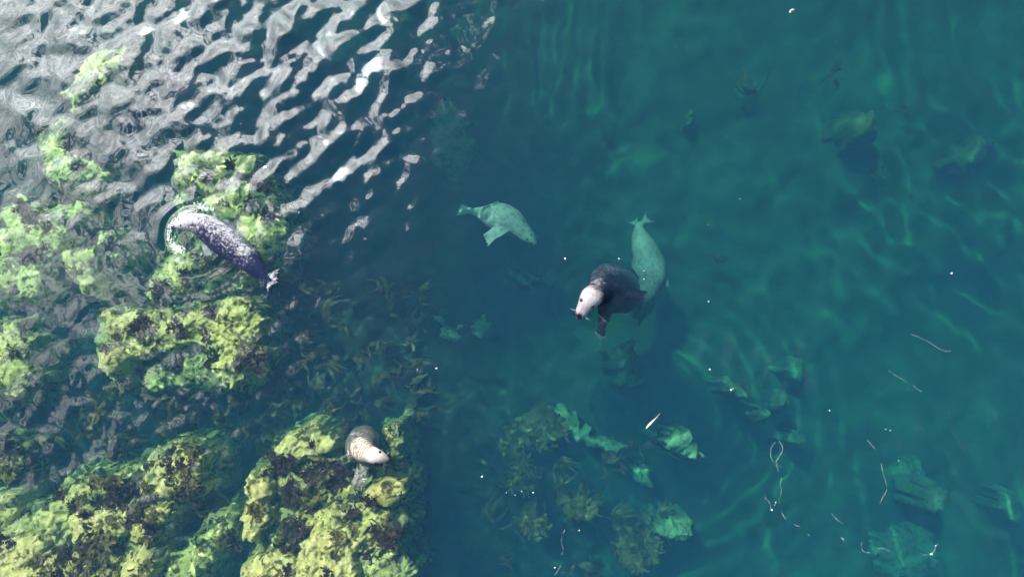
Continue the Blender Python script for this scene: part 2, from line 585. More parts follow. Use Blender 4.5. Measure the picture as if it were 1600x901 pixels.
ROCKS = [
    # label, outline in the photo, depth of the top, material, tufts, kwargs
    ('yellow-green rock under the sky reflections above the mottled seal',
     [(272, 246), (300, 236), (345, 238), (392, 243), (396, 262), (366, 276), (342, 298), (300, 292), (276, 284)], -0.60, M_ROCK_BARE, 1, {}),
    ('broad green reef slab just right of the mottled swimming seal',
     [(330, 292), (385, 268), (418, 292), (444, 330), (440, 376), (414, 402), (372, 398), (332, 350), (300, 322)], -0.75, M_ROCK, 3, {}),
    ('green rock ledge below the mottled seal, slanting down to the left',
     [(262, 395), (330, 404), (382, 420), (345, 434), (310, 432), (282, 456), (240, 472), (226, 456), (250, 420)], -0.75, M_ROCK, 2, {}),
    ('long forked pale green reef by the left edge, level with the mottled seal',
     [(0, 322), (30, 310), (60, 330), (95, 320), (130, 315), (132, 332), (95, 350), (88, 380), (62, 420), (52, 456), (30, 456), (22, 430), (42, 390), (0, 398)], -0.75, M_ROCK_BARE, 3, {}),
    ('small upright yellow-green rock right of the forked reef',
     [(95, 395), (138, 390), (141, 440), (126, 454), (100, 427)], -0.65, M_ROCK_BARE, 0, {}),
    ('green rock cut by the left edge below the forked reef',
     [(-30, 405), (18, 396), (32, 420), (12, 452), (-30, 460)], -0.8, M_ROCK, 0, {}),
    ('small teal rock between the forked reef and the mottled seal',
     [(148, 365), (178, 358), (192, 380), (184, 404), (158, 398)], -1.1, M_ROCK, 0, {}),
    ('faint green rock high on the left under the ripples',
     [(58, 200), (100, 184), (114, 228), (160, 268), (142, 292), (100, 290), (60, 262)], -0.9, M_ROCK, 2, {}),
    ('pale rock glimpsed through the brightest ripples at the upper left',
     [(98, 142), (130, 90), (190, 74), (188, 104), (142, 132), (112, 166)], -0.6, M_ROCK_BARE, 0, {}),
    ('ragged yellow-green reef across the left middle, topped with dark weed',
     [(158, 490), (200, 490), (255, 486), (285, 496), (305, 480), (345, 470), (382, 474), (404, 500), (386, 530), (402, 550), (386, 570), (356, 602), (334, 590), (312, 566), (330, 546), (305, 534), (270, 540), (236, 550), (210, 562), (182, 540), (165, 518)], -0.45, M_ROCK, 9, {'lump': 0.14}),
    ('round yellow boulder at the left end of the weed-topped reef',
     [(145, 552), (160, 541), (178, 544), (188, 558), (180, 578), (160, 586), (146, 574)], -0.22, M_ROCK_BARE, 0, {'rise': 0.2, 'rag': 0.02}),
    ('small teal rock just below the round yellow boulder',
     [(170, 590), (190, 588), (196, 600), (178, 606)], -0.9, M_ROCK, 0, {}),
    ('dim teal rock beneath the middle of the weed-topped reef',
     [(246, 568), (275, 562), (286, 578), (262, 590), (246, 582)], -1.0, M_SUNK, 0, {}),
    ('pale green rock at the left edge beside the dark channel',
     [(-30, 505), (18, 508), (40, 545), (30, 560), (46, 588), (30, 614), (-30, 624)], -0.6, M_ROCK, 1, {}),
    ('mossy rock tip at the left edge above the bottom-left reef',
     [(-30, 694), (18, 700), (26, 724), (10, 744), (-30, 744)], -0.5, M_ROCK_WEEDY, 1, {}),
    ('small yellow rock at the left edge just above the bottom-left reef',
     [(-30, 782), (18, 774), (22, 800), (8, 818), (-30, 820)], -0.4, M_ROCK_BARE, 0, {}),
    ('tall mottled rock at the upper tip of the bottom-left reef',
     [(270, 716), (276, 700), (300, 698), (316, 714), (302, 744), (312, 760), (290, 776), (264, 768), (266, 740)], -0.28, M_ROCK, 3, {}),
    ('smooth greenish slab left of the tall mottled rock',
     [(222, 742), (240, 728), (268, 728), (274, 760), (262, 778), (226, 776), (214, 760)], -0.30, M_ROCK_BARE, 1, {'lump': 0.05}),
    ('narrow teal-lit ridge of the bottom-left reef running up to the right',
     [(60, 812), (96, 770), (114, 754), (128, 768), (126, 786), (100, 800), (84, 830), (66, 838)], -0.42, M_ROCK_BARE, 1, {}),
    ('large flat pale slab in the middle of the bottom-left reef',
     [(104, 806), (140, 798), (178, 798), (196, 810), (188, 830), (160, 850), (138, 862), (116, 848), (106, 826)], -0.25, M_ROCK_BARE, 2, {'lump': 0.05}),
    ('weedy olive rock between the flat slab and the tall mottled rock',
     [(130, 762), (165, 752), (204, 756), (220, 784), (212, 806), (176, 794), (140, 790)], -0.42, M_ROCK_WEEDY, 8, {}),
    ('wedge of ribbed rock right of the flat pale slab',
     [(198, 812), (232, 798), (262, 786), (262, 806), (236, 830), (214, 850), (200, 840)], -0.28, M_ROCK, 4, {}),
    ('bright yellow rock filling the bottom left corner',
     [(-40, 850), (6, 842), (40, 838), (60, 852), (56, 880), (40, 930), (-40, 930)], -0.22, M_ROCK_BARE, 2, {}),
    ('lumpy yellow rock on the bottom edge right of the corner rock',
     [(44, 880), (78, 862), (86, 890), (84, 930), (40, 930)], -0.22, M_ROCK, 3, {}),
    ('dark weedy rock on the bottom edge below the flat pale slab',
     [(90, 862), (130, 866), (172, 858), (182, 886), (178, 930), (88, 930)], -0.30, M_ROCK_WEEDY, 11, {}),
    ('pale wedge rock on the bottom edge next to the dark cleft',
     [(186, 880), (222, 854), (236, 866), (230, 900), (226, 930), (184, 930)], -0.25, M_ROCK_BARE, 1, {}),
    ('teal rock across the cleft right of the bottom-left reef',
     [(345, 800), (366, 806), (360, 842), (340, 862), (320, 882), (304, 930), (244, 930), (250, 886), (276, 860), (300, 850), (310, 824)], -0.65, M_ROCK, 2, {}),
    ('bone-pale knobbly rock standing alone beside the bottom reef',
     [(384, 746), (404, 742), (421, 760), (415, 788), (413, 814), (396, 830), (388, 850), (378, 842), (375, 812), (387, 790), (380, 768)], -0.12, M_ROCK_BARE, 0, {'lump': 0.07, 'rise': 0.16}),
    ('pale green rock topping the bottom reef, up and left of the small seal',
     [(428, 704), (455, 676), (490, 668), (506, 684), (522, 694), (500, 714), (470, 718), (446, 734), (430, 730)], -0.35, M_ROCK_BARE, 2, {}),
    ('dark mottled rock below and left of the small pale seal',
     [(428, 738), (470, 726), (520, 728), (552, 746), (556, 776), (520, 792), (470, 796), (436, 786)], -0.45, M_ROCK_WEEDY, 15, {}),
    ('rounded green boulder close under the small seal\'s chin',
     [(568, 768), (584, 756), (606, 750), (626, 756), (632, 774), (622, 788), (596, 792), (572, 786)], -0.10, M_ROCK, 0, {'rise': 0.18, 'lump': 0.05, 'rag': 0.025}),
    ('teal ledge behind the small seal at the drop-off',
     [(598, 676), (622, 668), (628, 700), (620, 730), (626, 746), (592, 748), (584, 730), (604, 700)], -0.65, M_ROCK, 1, {}),
    ('broad knobbly yellow-green rock in the middle of the bottom reef',
     [(468, 802), (510, 790), (556, 788), (600, 802), (612, 836), (590, 868), (540, 862), (490, 850), (464, 830)], -0.38, M_ROCK, 7, {'lump': 0.14}),
    ('bright yellow hump on the bottom edge of the bottom reef',
     [(474, 846), (500, 824), (534, 840), (548, 872), (552, 930), (462, 930), (462, 880)], -0.20, M_ROCK_BARE, 1, {'lump': 0.12}),
    ('yellow rounded rock at the bottom left of the bottom reef',
     [(376, 894), (404, 870), (430, 868), (452, 880), (456, 930), (372, 930)], -0.20, M_ROCK_BARE, 1, {}),
    ('olive rock between the pale knobbly rock and the yellow hump',
     [(426, 850), (452, 832), (474, 838), (466, 868), (440, 872)], -0.45, M_ROCK_WEEDY, 5, {}),
    ('teal rock along the right flank of the bottom reef by the drop-off',
     [(560, 872), (596, 858), (622, 850), (612, 878), (628, 900), (604, 930), (560, 930)], -0.55, M_ROCK, 3, {}),
]
SHELVES = [
    ('broad weedy green shelf carrying the bottom left rocks', [(-40, 800), (60, 790), (110, 750), (220, 725), (270, 695), (320, 712), (304, 765), (264, 806), (242, 850), (234, 930), (-40, 930)], -0.62, 5),
    ('broad weedy green shelf carrying the rocks round the small pale seal', [(430, 695), (500, 668), (525, 700), (556, 745), (630, 750), (608, 786), (638, 815), (616, 850), (642, 884), (622, 930), (370, 930), (395, 870), (424, 850), (412, 800), (425, 740)], -0.66, 6),
    ('dim green shelf under the weed-topped reef at the left middle', [(158, 488), (300, 476), (400, 472), (404, 560), (350, 604), (215, 604), (150, 560)], -0.90, 4),
    ('dim green shelf under the mottled swimming seal', [(244, 410), (272, 330), (270, 240), (392, 240), (446, 330), (430, 410), (380, 446), (240, 470)], -1.0, 4),
]
for lab, outl, z, nt_ in SHELVES:
    o, pts = rock(lab, outl, z, M_SHELF, lump=0.12, step=0.028, name='rock_shelf')
    tufts(o, pts, nt_)
for lab, outl, z, mt, nt_, kw in ROCKS:
    o, pts = rock(lab, outl, z, mt, **kw)
    tufts(o, pts, nt_)
    tufts(o, pts, 3 if nt_ else 1, 0.25, 0.4, 0.9)


def blob(u, v, ru, rv, n=11, rot=0.0):
    g = random.Random(int(u * 7 + v))
    out = []
    for i in range(n):
        a = 2 * math.pi * i / n
        q = g.uniform(0.75, 1.2)
        x, y = ru * q * math.cos(a), rv * q * math.sin(a)
        out.append((u + x * math.cos(rot) - y * math.sin(rot), v + x * math.sin(rot) + y * math.cos(rot)))
    return out


SUNK = [
    ('long pale green patch of rock deep under the ripples above the turning seal', [(664, 192), (700, 152), (722, 170), (742, 230), (716, 292), (690, 262), (668, 230)], -3.0),
    ('pale turquoise flat rock lying deep left of centre', [(636, 526), (680, 514), (716, 516), (718, 528), (662, 534)], -2.4),
    ('little turquoise stone just above the flat deep rock', blob(686, 499, 9, 8), -2.2),
    ('faint green stone right of the flat deep rock', blob(752, 508, 12, 18), -2.9),
    ('greenish rock in deep water under the dark seal\'s lower flipper', [(952, 552), (990, 542), (1004, 560), (986, 576), (962, 572)], -2.8),
    ('ring-shaped pale stone below the greenish rock', blob(990, 592, 16, 12), -2.7),
    ('slanting ridge of pale green stone below the centre', [(866, 646), (886, 640), (906, 670), (950, 690), (978, 702), (958, 708), (900, 686)], -2.7),
    ('bright green rugged rock near the floating feather', [(1040, 690), (1062, 676), (1084, 684), (1098, 708), (1082, 712), (1074, 718), (1058, 704)], -1.9),
    ('bright turquoise rock low in the centre right', [(1034, 840), (1050, 823), (1080, 824), (1084, 838), (1052, 848)], -2.1),
    ('small green stone right of the centre among drifting specks', blob(1152, 606, 16, 7, rot=0.6), -2.4),
    ('small round green stone below the ripple rings', blob(1195, 648, 11, 10), -2.5),
    ('faint oval green stone upper of the pair by the ripple rings', blob(1229, 622, 9, 10), -2.7),
    ('dim green stone left of the drifting foam threads', blob(1256, 690, 10, 8), -3.0),
    ('pale green patch of rock below the ripple rings on the right', blob(1246, 582, 18, 14), -3.3),
    ('green rock by the right end of the lower foam thread', blob(1474, 782, 16, 20), -2.6),
    ('large faint green rock on the bottom edge at the lower right', blob(1425, 868, 44, 40, 15), -3.75),
    ('broad faint rock above the large one at the lower right', blob(1425, 740, 26, 20, 13), -4.0),
    ('small faint stone at the lower right edge', blob(1585, 790, 14, 22), -3.1),
    ('faint pale stone left of the turning seal', blob(702, 392, 20, 12, rot=0.4), -3.0),
    ('low pale stone on the seabed at the left foot of the bright green rock', blob(1010, 745, 16, 8, rot=0.6), -3.0),
    ('dim pale rock under the ripples at the right of the turning seal', blob(820, 432, 26, 9, rot=0.3), -3.2),
    ('faint green stone far down near the top of the picture', blob(1084, 176, 5, 9), -3.5),
]
for lab, outl, z in SUNK:
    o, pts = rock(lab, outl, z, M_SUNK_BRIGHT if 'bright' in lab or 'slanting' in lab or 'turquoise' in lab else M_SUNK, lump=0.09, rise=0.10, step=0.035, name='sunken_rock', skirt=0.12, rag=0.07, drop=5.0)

WEEDY = [
    ('large brown weed-covered boulder low in the centre', blob(846, 668, 34, 26), -2.4),
    ('olive weedy boulder upper right of the low centre pair', blob(906, 797, 18, 12), -1.9),
    ('olive weedy boulder left of the low centre pair', blob(834, 820, 14, 11), -1.8),
    ('brown weedy boulder on the bottom edge at the centre', blob(990, 866, 20, 20), -2.0),
    ('dim brown weedy boulder beside the bottom centre one', blob(1016, 858, 14, 14), -2.3),
    ('broad olive weedy mound left of the domed boulder', blob(1325, 200, 30, 24), -3.7),
    ('dim olive weedy mound at the right under the ripples', blob(1520, 235, 44, 22, rot=-0.4), -3.8),
    ('dim brown weedy stone left of the large brown boulder', blob(806, 700, 16, 30), -2.4),
    ('dim brown weedy stone below the large brown boulder', blob(818, 745, 16, 12), -2.3),
]
o, pts = rock('yellow-green domed boulder deep at the upper right', blob(1360, 190, 17, 22, 14), -2.5, plain_mat('dull_yellow_rock', (0.16, 0.17, 0.05), (0.24, 0.25, 0.07), 4),  lump=0.03, rise=0.30, step=0.035, name='domed_boulder', cat='boulder', skirt=0.15, rag=0.03, drop=5.0)
for lab, outl, z in WEEDY:
    o, pts = rock(lab, outl, z, M_MOUND,  lump=0.10, rise=0.14, step=0.035, name='weedy_boulder', cat='boulder', skirt=0.15, rag=0.06, drop=5.0)
    if z > -2.9:
        tufts(o, pts, 6, 0.1, 0.7, 1.1)


# ------------------------------------------------------------------ kelp
def kelp_meshes(seed):
    """one stipe and seven long blades; root at the origin"""
    g = random.Random(seed)
    bend = g.uniform(-0.15, 0.15)
    v, f = [], []
    H = 0.55
    for i in range(6):
        t = i / 5
        for j in range(6):
            a = j / 6 * 6.283
            r_ = 0.016 * (1 - 0.4 * t)
            v.append((bend * t * t + r_ * math.cos(a), r_ * math.sin(a), H * t))
    for i in range(5):
        for j in range(6):
            f.append((i * 6 + j, i * 6 + (j + 1) % 6, i * 6 + 6 + (j + 1) % 6, i * 6 + 6 + j))
    me = bpy.data.meshes.new('stipe')
    me.from_pydata(v, [], f)
    me.materials.append(M_KELP)
    out = [('stipe', me)]
    main = g.uniform(-0.4, 0.4)
    for b_ in range(7):
        a = main + g.gauss(0, 0.75)
        L, wd = g.uniform(0.3, 0.85), g.uniform(0.03, 0.085)
        ph, lift = g.uniform(0, 6.28), g.uniform(-0.05, 0.30)
        v, f = [], []
        n = 9
        for i in range(n + 1):
            t = i / n
            w = wd * math.sin(math.pi * (0.10 + 0.88 * t)) ** 0.7
            side = 0.20 * math.sin(ph + t * 4.0) * t
            x = math.cos(a) * L * t - math.sin(a) * side
            y = math.sin(a) * L * t + math.cos(a) * side
            zz = H + lift * math.sin(t * 2.2) + 0.03 * math.sin(ph * 2 + t * 9) - 0.20 * t * t
            rl = 0.6 * math.sin(ph + t * 5)
            for q in (-1, 0, 1):
                v.append((bend + x - math.sin(a) * w * q * math.cos(rl), y + math.cos(a) * w * q * math.cos(rl), zz + w * q * math.sin(rl) + (0.008 if q == 0 else 0)))
        for i in range(n):
            for q in range(2):
                p = i * 3 + q
                f.append((p, p + 1, p + 4, p + 3))
        me = bpy.data.meshes.new('blade')
        me.from_pydata(v, [], f)
        me.polygons.foreach_set('use_smooth', [True] * len(f))
        me.materials.append(M_KELP)
        out.append(('blade', me))
    return out


KELP = [kelp_meshes(40 + i) for i in range(5)]
BEDS = [
    # region as u0,v0,u1,v1, count, top depth range, group, label
    (410, 450, 670, 670, 60, -2.3, -1.5, 'kelp in the dark channel right of the reef', 'brown kelp plant swaying in the dark channel right of the shallow reef'),
    (20, 600, 420, 720, 52, -1.9, -1.1, 'kelp in the dark channel between the reefs', 'brown kelp plant in the dark channel between the left reefs'),
    (510, 655, 560, 690, 5, -1.5, -1.1, 'kelp beside the small seal', 'brown kelp plant just above the small pale seal'),
    (640, 680, 1040, 900, 40, -3.1, -2.4, 'kelp on the deep floor at the bottom centre', 'dim kelp plant on the deep floor at the bottom centre'),
    (300, 730, 380, 830, 7, -1.4, -0.8, 'kelp in the cleft', 'brown kelp plant in the narrow cleft between the bottom reefs'),
    (30, 200, 420, 480, 16, -1.6, -1.1, 'kelp among the upper left reefs', 'brown kelp plant under the ripples among the upper left reefs'),
    (1120, 120, 1580, 420, 5, -3.7, -3.2, 'kelp on the deep floor at the upper right', 'dim kelp plant on the deep floor at the upper right'),
]
for u0, v0, u1, v1, n, za, zb, grp, lab in BEDS:
    for i in range(n):
        zt = rnd.uniform(za, zb)
        p = at(rnd.uniform(u0, u1), rnd.uniform(v0, v1), zt)
        e = empty('kelp_plant', (p.x, p.y, zt - 0.6), R(35) + rnd.gauss(0, 0.9))
        s = rnd.uniform(0.4, 0.8)
        e.scale = (s, s, 1)
        tag(e, lab, 'kelp', grp)
        for nm, me in KELP[i % 5]:
            link(bpy.data.objects.new(nm, me), e)


# ------------------------------------------------------------------ seals
def spline(pts, n):
    """Catmull-Rom through tuples"""
    P = [np.array(p, float) for p in pts]
    P = [2 * P[0] - P[1]] + P + [2 * P[-1] - P[-2]]
    m = len(P) - 3
    out = []
    for i in range(n + 1):
        t = i / n * m
        j = min(int(t), m - 1)
        q = t - j
        a, b, c_, d = P[j:j + 4]
        out.append(0.5 * (2 * b + (c_ - a) * q + (2 * a - 5 * b + 4 * c_ - d) * q * q + (3 * b - a - 3 * c_ + d) * q ** 3))
    return out


class Body:
    def __init__(self):
        self.v, self.f = [], []

    def loft(self, ctrl, hint, n=40, m=20):
        """ctrl: (x, y, z, half width, half height); rounded ends"""
        pts = spline(ctrl, n)
        pos = [Vector(p[:3]) for p in pts]
        hint = Vector(hint).normalized()
        rings = []
        for i, p in enumerate(pts):
            T = (pos[min(i + 1, n)] - pos[max(i - 1, 0)]).normalized()
            sd = T.cross(hint).normalized()
            up = sd.cross(T).normalized()
            rings.append((pos[i], T, sd, up, max(p[3], 0.003), max(p[4], 0.003)))
        p, T, sd, up, w, h = rings[0]
        caps0 = [(p - T * min(w, h) * math.cos(q), T, sd, up, w * math.sin(q), h * math.sin(q)) for q in (0.25, 0.7, 1.15)]
        p, T, sd, up, w, h = rings[-1]
        caps1 = [(p + T * min(w, h) * math.cos(q), T, sd, up, w * math.sin(q), h * math.sin(q)) for q in (1.15, 0.7, 0.25)]
        rings = caps0 + rings + caps1
        b = len(self.v)
        for p, T, sd, up, w, h in rings:
            for j in range(m):
                a = 2 * math.pi * j / m
                self.v.append(tuple(p + sd * w * math.cos(a) + up * h * math.sin(a)))
        R_ = len(rings)
        for i in range(R_ - 1):
            for j in range(m):
                self.f.append((b + i * m + j, b + i * m + (j + 1) % m, b + (i + 1) * m + (j + 1) % m, b + (i + 1) * m + j))
        self.f.append([b + j for j in range(m)][::-1])
        self.f.append([b + (R_ - 1) * m + j for j in range(m)])

    def flipper(self, path, hint, fan, tip_w, digits=5, lens=(1.0, 0.9, 0.8, 0.72, 0.68), thick=0.022):
        """path: (u, v, z, full width px) from the root to the palm; the digits fan out beyond its end"""
        ctrl = []
        for u, v, z, w in path:
            p = at(u, v, z)
            hw = w * mpp(z) / 2
            ctrl.append((*p, hw, max(thick, hw * 0.28)))
        self.loft(ctrl, hint, 14, 12)
        p1, p0 = Vector(ctrl[-1][:3]), Vector(ctrl[-2][:3])
        d = (p1 - p0).normalized()
        sd = d.cross(Vector(hint).normalized()).normalized()
        w = ctrl[-1][3]
        tips = []
        for i in range(digits):
            q = (i / (digits - 1) - 0.5) * 2
            root = p1 - d * w * 0.8 + sd * w * 0.75 * q
            dr = (d * math.cos(q * fan) + sd * math.sin(q * fan)).normalized()
            L = tip_w * lens[i % len(lens)]
            dn = Vector((0, 0, -0.12 * L))
            r0 = w * 0.34
            self.loft([(*root, r0, thick), (*(root + dr * L * 0.55), r0 * 0.85, thick * 0.8), (*(root + dr * L + dn), r0 * 0.45, thick * 0.5)], hint, 6, 8)
            tips.append((root + dr * L + dn, dr))
        return tips

    def build(self, name, base, mat, voxel, pale_fn):
        me = bpy.data.meshes.new(name)
        me.from_pydata([tuple(Vector(p) - base) for p in self.v], [], self.f)
        o = bpy.data.objects.new(name, me)
        C.objects.link(o)
        md = o.modifiers.new('r', 'REMESH')
        md.mode = 'VOXEL'
        md.voxel_size = voxel
        sm = o.modifiers.new('s', 'SMOOTH')
        sm.factor = 0.5
        sm.iterations = 4
        dg = bpy.context.evaluated_depsgraph_get()
        new = bpy.data.meshes.new_from_object(o.evaluated_get(dg))
        o.modifiers.clear()
        o.data = new
        bpy.data.meshes.remove(me)
        new.name = name
        new.materials.clear()
        new.materials.append(mat)
        new.polygons.foreach_set('use_smooth', [True] * len(new.polygons))
        co = np.empty(len(new.vertices) * 3)
        new.vertices.foreach_get('co', co)
        co = co.reshape(-1, 3) + np.array(base)
        new.attributes.new('pale', 'FLOAT', 'POINT').data.foreach_set('value', pale_fn(co).astype(np.float32))
        o.location = base
        o.cycles.is_caustics_receiver = True
        return o


def axial(co, spine):
    """0..1 along the spine for each vertex, and the offset from the spine"""
    P = np.array([p[:3] for p in spline(spine, 80)])
    d = ((co[:, None, :] - P[None]) ** 2).sum(-1)
    i = d.argmin(1)
    return i / 80.0, co - P[i], np.sqrt(d.min(1))


M_EYE = plain_mat('seal_eye', (0.006, 0.005, 0.006), (0.015, 0.012, 0.012), 30, 0.08, 0.8)
M_NOSE = plain_mat('seal_nose', (0.012, 0.010, 0.012), (0.03, 0.026, 0.03), 30, 0.3, 0.5)
M_WHISKER = plain_mat('seal_whisker', (0.65, 0.62, 0.58), (0.8, 0.78, 0.74), 30, 0.4)
M_CLAW = plain_mat('seal_claw', (0.25, 0.22, 0.2), (0.4, 0.36, 0.33), 30, 0.4)


def ball(name, p, r_, mat, parent, sq=(1, 1, 1), rot=(0, 0, 0)):
    bm = bmesh.new()
    bmesh.ops.create_uvsphere(bm, u_segments=14, v_segments=9, radius=r_)
    me = bpy.data.meshes.new(name)
    bm.to_mesh(me)
    bm.free()
    me.polygons.foreach_set('use_smooth', [True] * len(me.polygons))
    me.materials.append(mat)
    o = bpy.data.objects.new(name, me)
    o.location = Vector(p) - parent.location
    o.scale = sq
    o.rotation_euler = rot
    return link(o, parent)


def strand(v, f, pts, r0, r1, m=5):
    b = len(v)
    n = len(pts)
    for i, p in enumerate(pts):
        T = (Vector(pts[min(i + 1, n - 1)]) - Vector(pts[max(i - 1, 0)])).normalized()
        s = T.cross(Vector((0.1, 0.2, 1))).normalized()
        u = s.cross(T)
        r_ = r0 + (r1 - r0) * i / (n - 1)
        for j in range(m):
            a = 6.283 * j / m
            v.append(tuple(Vector(p) + s * r_ * math.cos(a) + u * r_ * math.sin(a)))
    for i in range(n - 1):
        for j in range(m):
            f.append((b + i * m + j, b + i * m + (j + 1) % m, b + (i + 1) * m + (j + 1) % m, b + (i + 1) * m + j))


def face(o, nose, brow, width, up=Vector((0, 0, 1)), eye_r=0.022, eye_at=0.55, eye_out=0.36, rise=0.75):
    """eyes, nostril pad and whiskers on a head whose muzzle points from brow to nose"""
    d = (nose - brow).normalized()
    sd = d.cross(up).normalized()
    u2 = sd.cross(d).normalized()
    L = (nose - brow).length
    dg = bpy.context.evaluated_depsgraph_get()

    def snap(p, into):
        # lies on the skin
        hit, loc, nr, _ = o.closest_point_on_mesh(p - o.location)
        return (loc + o.location - nr * into) if hit else p
    for s in (-1, 1):
        e = snap(brow + d * L * eye_at + sd * width * eye_out * s + u2 * width * rise, eye_r * 0.35)
        ball('eye', e, eye_r, M_EYE, o)
        v, f = [], []
        for q in range(3):
            root = snap(nose - d * L * 0.12 + sd * width * 0.25 * s + u2 * width * (0.02 * q), 0.0)
            out = (sd * s * 1.0 + d * (0.5 - 0.22 * q) + u2 * (0.12 * q - 0.2)).normalized()
            l_ = width * 0.20 + 0.012 * (q % 3)
            strand(v, f, [root - o.location, root + out * l_ * 0.5 + u2 * 0.012 - o.location, root + out * l_ - o.location], 0.0012, 0.0006, 4)
        mesh_obj('whisker_tuft', v, f, M_WHISKER, o)
    n_ = snap(nose + d * 0.03 + u2 * 0.015, width * 0.05)
    ball('nose', n_, width * 0.12, M_NOSE, o, (0.8, 1.1, 0.7), (0, 0, math.atan2(d.y, d.x)))


def ctrl_px(rows):
    """(u, v, z, full width px, full height px) -> world spine"""
    out = []
    for u, v, z, w, h in rows:
        p = at(u, v, z)
        k_ = mpp(z) / 2
        out.append((p.x, p.y, p.z, w * k_, h * k_))
    return out


def interp(t, xs_, ys_):
    return np.interp(t, xs_, ys_)


UP = (0, 0, 1)
# --- the mottled seal swimming at the surface
b = Body()
spA = ctrl_px([(273, 353, 0.01, 9, 9), (279, 350, 0.025, 18, 15), (290, 347, 0.03, 26, 22), (303, 348, 0.0, 32, 27), (319, 354, -0.05, 41, 36),
               (338, 366, -0.10, 48, 43), (358, 382, -0.115, 50, 45), (378, 399, -0.105, 43, 38), (396, 415, -0.075, 35, 28), (410, 428, -0.06, 23, 17), (419, 437, -0.05, 13, 9)])
b.loft(spA, UP, 60, 24)
b.flipper([(340, 354, -0.16, 20), (352, 351, -0.12, 17), (361, 354, -0.08, 13)], UP, 0.22, 0.14)
b.flipper([(322, 374, -0.24, 16), (322, 387, -0.24, 13), (324, 396, -0.20, 11)], UP, 0.2, 0.12)
b.flipper([(415, 433, -0.04, 12), (423, 431, 0.01, 11), (430, 431, 0.05, 13)], UP, 0.45, 0.15, 5, (1.05, 0.8, 0.6, 0.8, 1.0), 0.016)
b.flipper([(415, 435, -0.05, 11), (420, 442, 0.0, 10), (423, 446, 0.04, 12)], UP, 0.38, 0.12, 5, (1.0, 0.8, 0.6, 0.8, 1.0), 0.014)


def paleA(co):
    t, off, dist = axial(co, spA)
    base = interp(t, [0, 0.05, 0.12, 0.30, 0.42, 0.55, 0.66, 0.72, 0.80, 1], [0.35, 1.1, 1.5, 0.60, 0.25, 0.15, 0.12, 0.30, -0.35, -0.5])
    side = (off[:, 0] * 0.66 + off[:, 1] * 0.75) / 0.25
    base = base + 0.62 * np.clip(side, -1, 1) * (t < 0.75)  # lit upper-right flank painted paler into the coat, lower-left flank darker
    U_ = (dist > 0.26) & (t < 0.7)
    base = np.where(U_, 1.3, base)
    tail = (t > 0.96) & (dist > 0.09)
    return np.where(tail, 0.40, base)


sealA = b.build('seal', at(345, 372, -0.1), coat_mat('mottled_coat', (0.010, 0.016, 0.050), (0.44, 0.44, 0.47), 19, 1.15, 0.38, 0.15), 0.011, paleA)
tag(sealA, 'mottled grey and white seal swimming at the surface with foam round its snout', 'seal')
face(sealA, at(273, 353, 0.01), at(297, 347, 0.03), 0.26, eye_r=0.017)

# --- the dark seal with the pale head, hanging upright in open water
b = Body()
hB = (0.36, 0.45, 0.8)
spB = ctrl_px([(905, 493, 0.08, 13, 11), (908, 488, 0.10, 19, 16), (912, 481, 0.125, 22, 19), (917, 473, 0.15, 28, 26), (923, 465, 0.15, 34, 32), (930, 459, 0.09, 35, 35), (937, 456, -0.03, 43, 42),
               (943, 454, -0.17, 60, 50), (951, 454, -0.34, 78, 56), (962, 450, -0.68, 88, 60), (972, 446, -1.05, 66, 50), (980, 441, -1.5, 36, 28), (984, 437, -1.8, 18, 12)])
b.loft(spB, hB, 64, 26)
b.flipper([(968, 456, -0.34, 34), (986, 458, -0.16, 24), (1002, 460, -0.04, 14)], (0.1, 0.5, 1), 0.16, 0.15, 5, (1.0, 0.9, 0.8, 0.7, 0.6), 0.02)
tipsB = b.flipper([(948, 472, -0.26, 32), (944, 494, -0.14, 21), (939, 516, -0.06, 13)], (0.2, 0.1, 1), 0.22, 0.17, 5, (0.9, 1.0, 0.95, 0.85, 0.75), 0.018)
b.flipper([(983, 438, -1.75, 16), (988, 432, -1.85, 14), (992, 428, -1.9, 14)], UP, 0.4, 0.16, thick=0.015)


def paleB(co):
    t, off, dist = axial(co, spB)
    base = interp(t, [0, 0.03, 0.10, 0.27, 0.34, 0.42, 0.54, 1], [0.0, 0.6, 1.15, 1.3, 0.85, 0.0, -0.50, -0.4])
    sunlit = np.clip((off[:, 1] - off[:, 0] * 0.55) / 0.3, -1, 1)
    base = base + 0.80 * np.clip(sunlit, -0.3, 1) * (t > 0.42)  # sunlit upper-left of the body painted paler, shaded lower-right darker
    # a dark bridge of the nose and dark lips
    d = np.array(at(906, 492, 0.1)) - np.array(at(923, 466, 0.15))
    d = d / np.linalg.norm(d)
    s = np.abs(off @ np.cross(d, [0, 0, 1.0]))
    base = np.where((t < 0.24) & (s < 0.035), base - 0.95 * (1 - t / 0.24), base)
    low = (t < 0.12) & (off[:, 2] < 0.0)
    return np.where(low, base - 0.9, base)


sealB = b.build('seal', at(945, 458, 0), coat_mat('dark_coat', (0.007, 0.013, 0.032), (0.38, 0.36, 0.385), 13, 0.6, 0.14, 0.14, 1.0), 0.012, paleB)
tag(sealB, 'dark seal with a pale white head raised above the open teal water', 'seal')
face(sealB, at(905, 493, 0.08), at(924, 464, 0.15), 0.36, up=Vector((-0.1, -0.1, 1)), eye_r=0.034, eye_at=0.36, eye_out=0.40, rise=0.40)
for p, d in tipsB:
    v, f = [], []
    strand(v, f, [p - d * 0.02 + Vector((0, 0, 0.008)) - sealB.location, p + d * 0.035 + Vector((0, 0, 0.004)) - sealB.location], 0.008, 0.002, 6)
    mesh_obj('claw', v, f, M_CLAW, sealB)

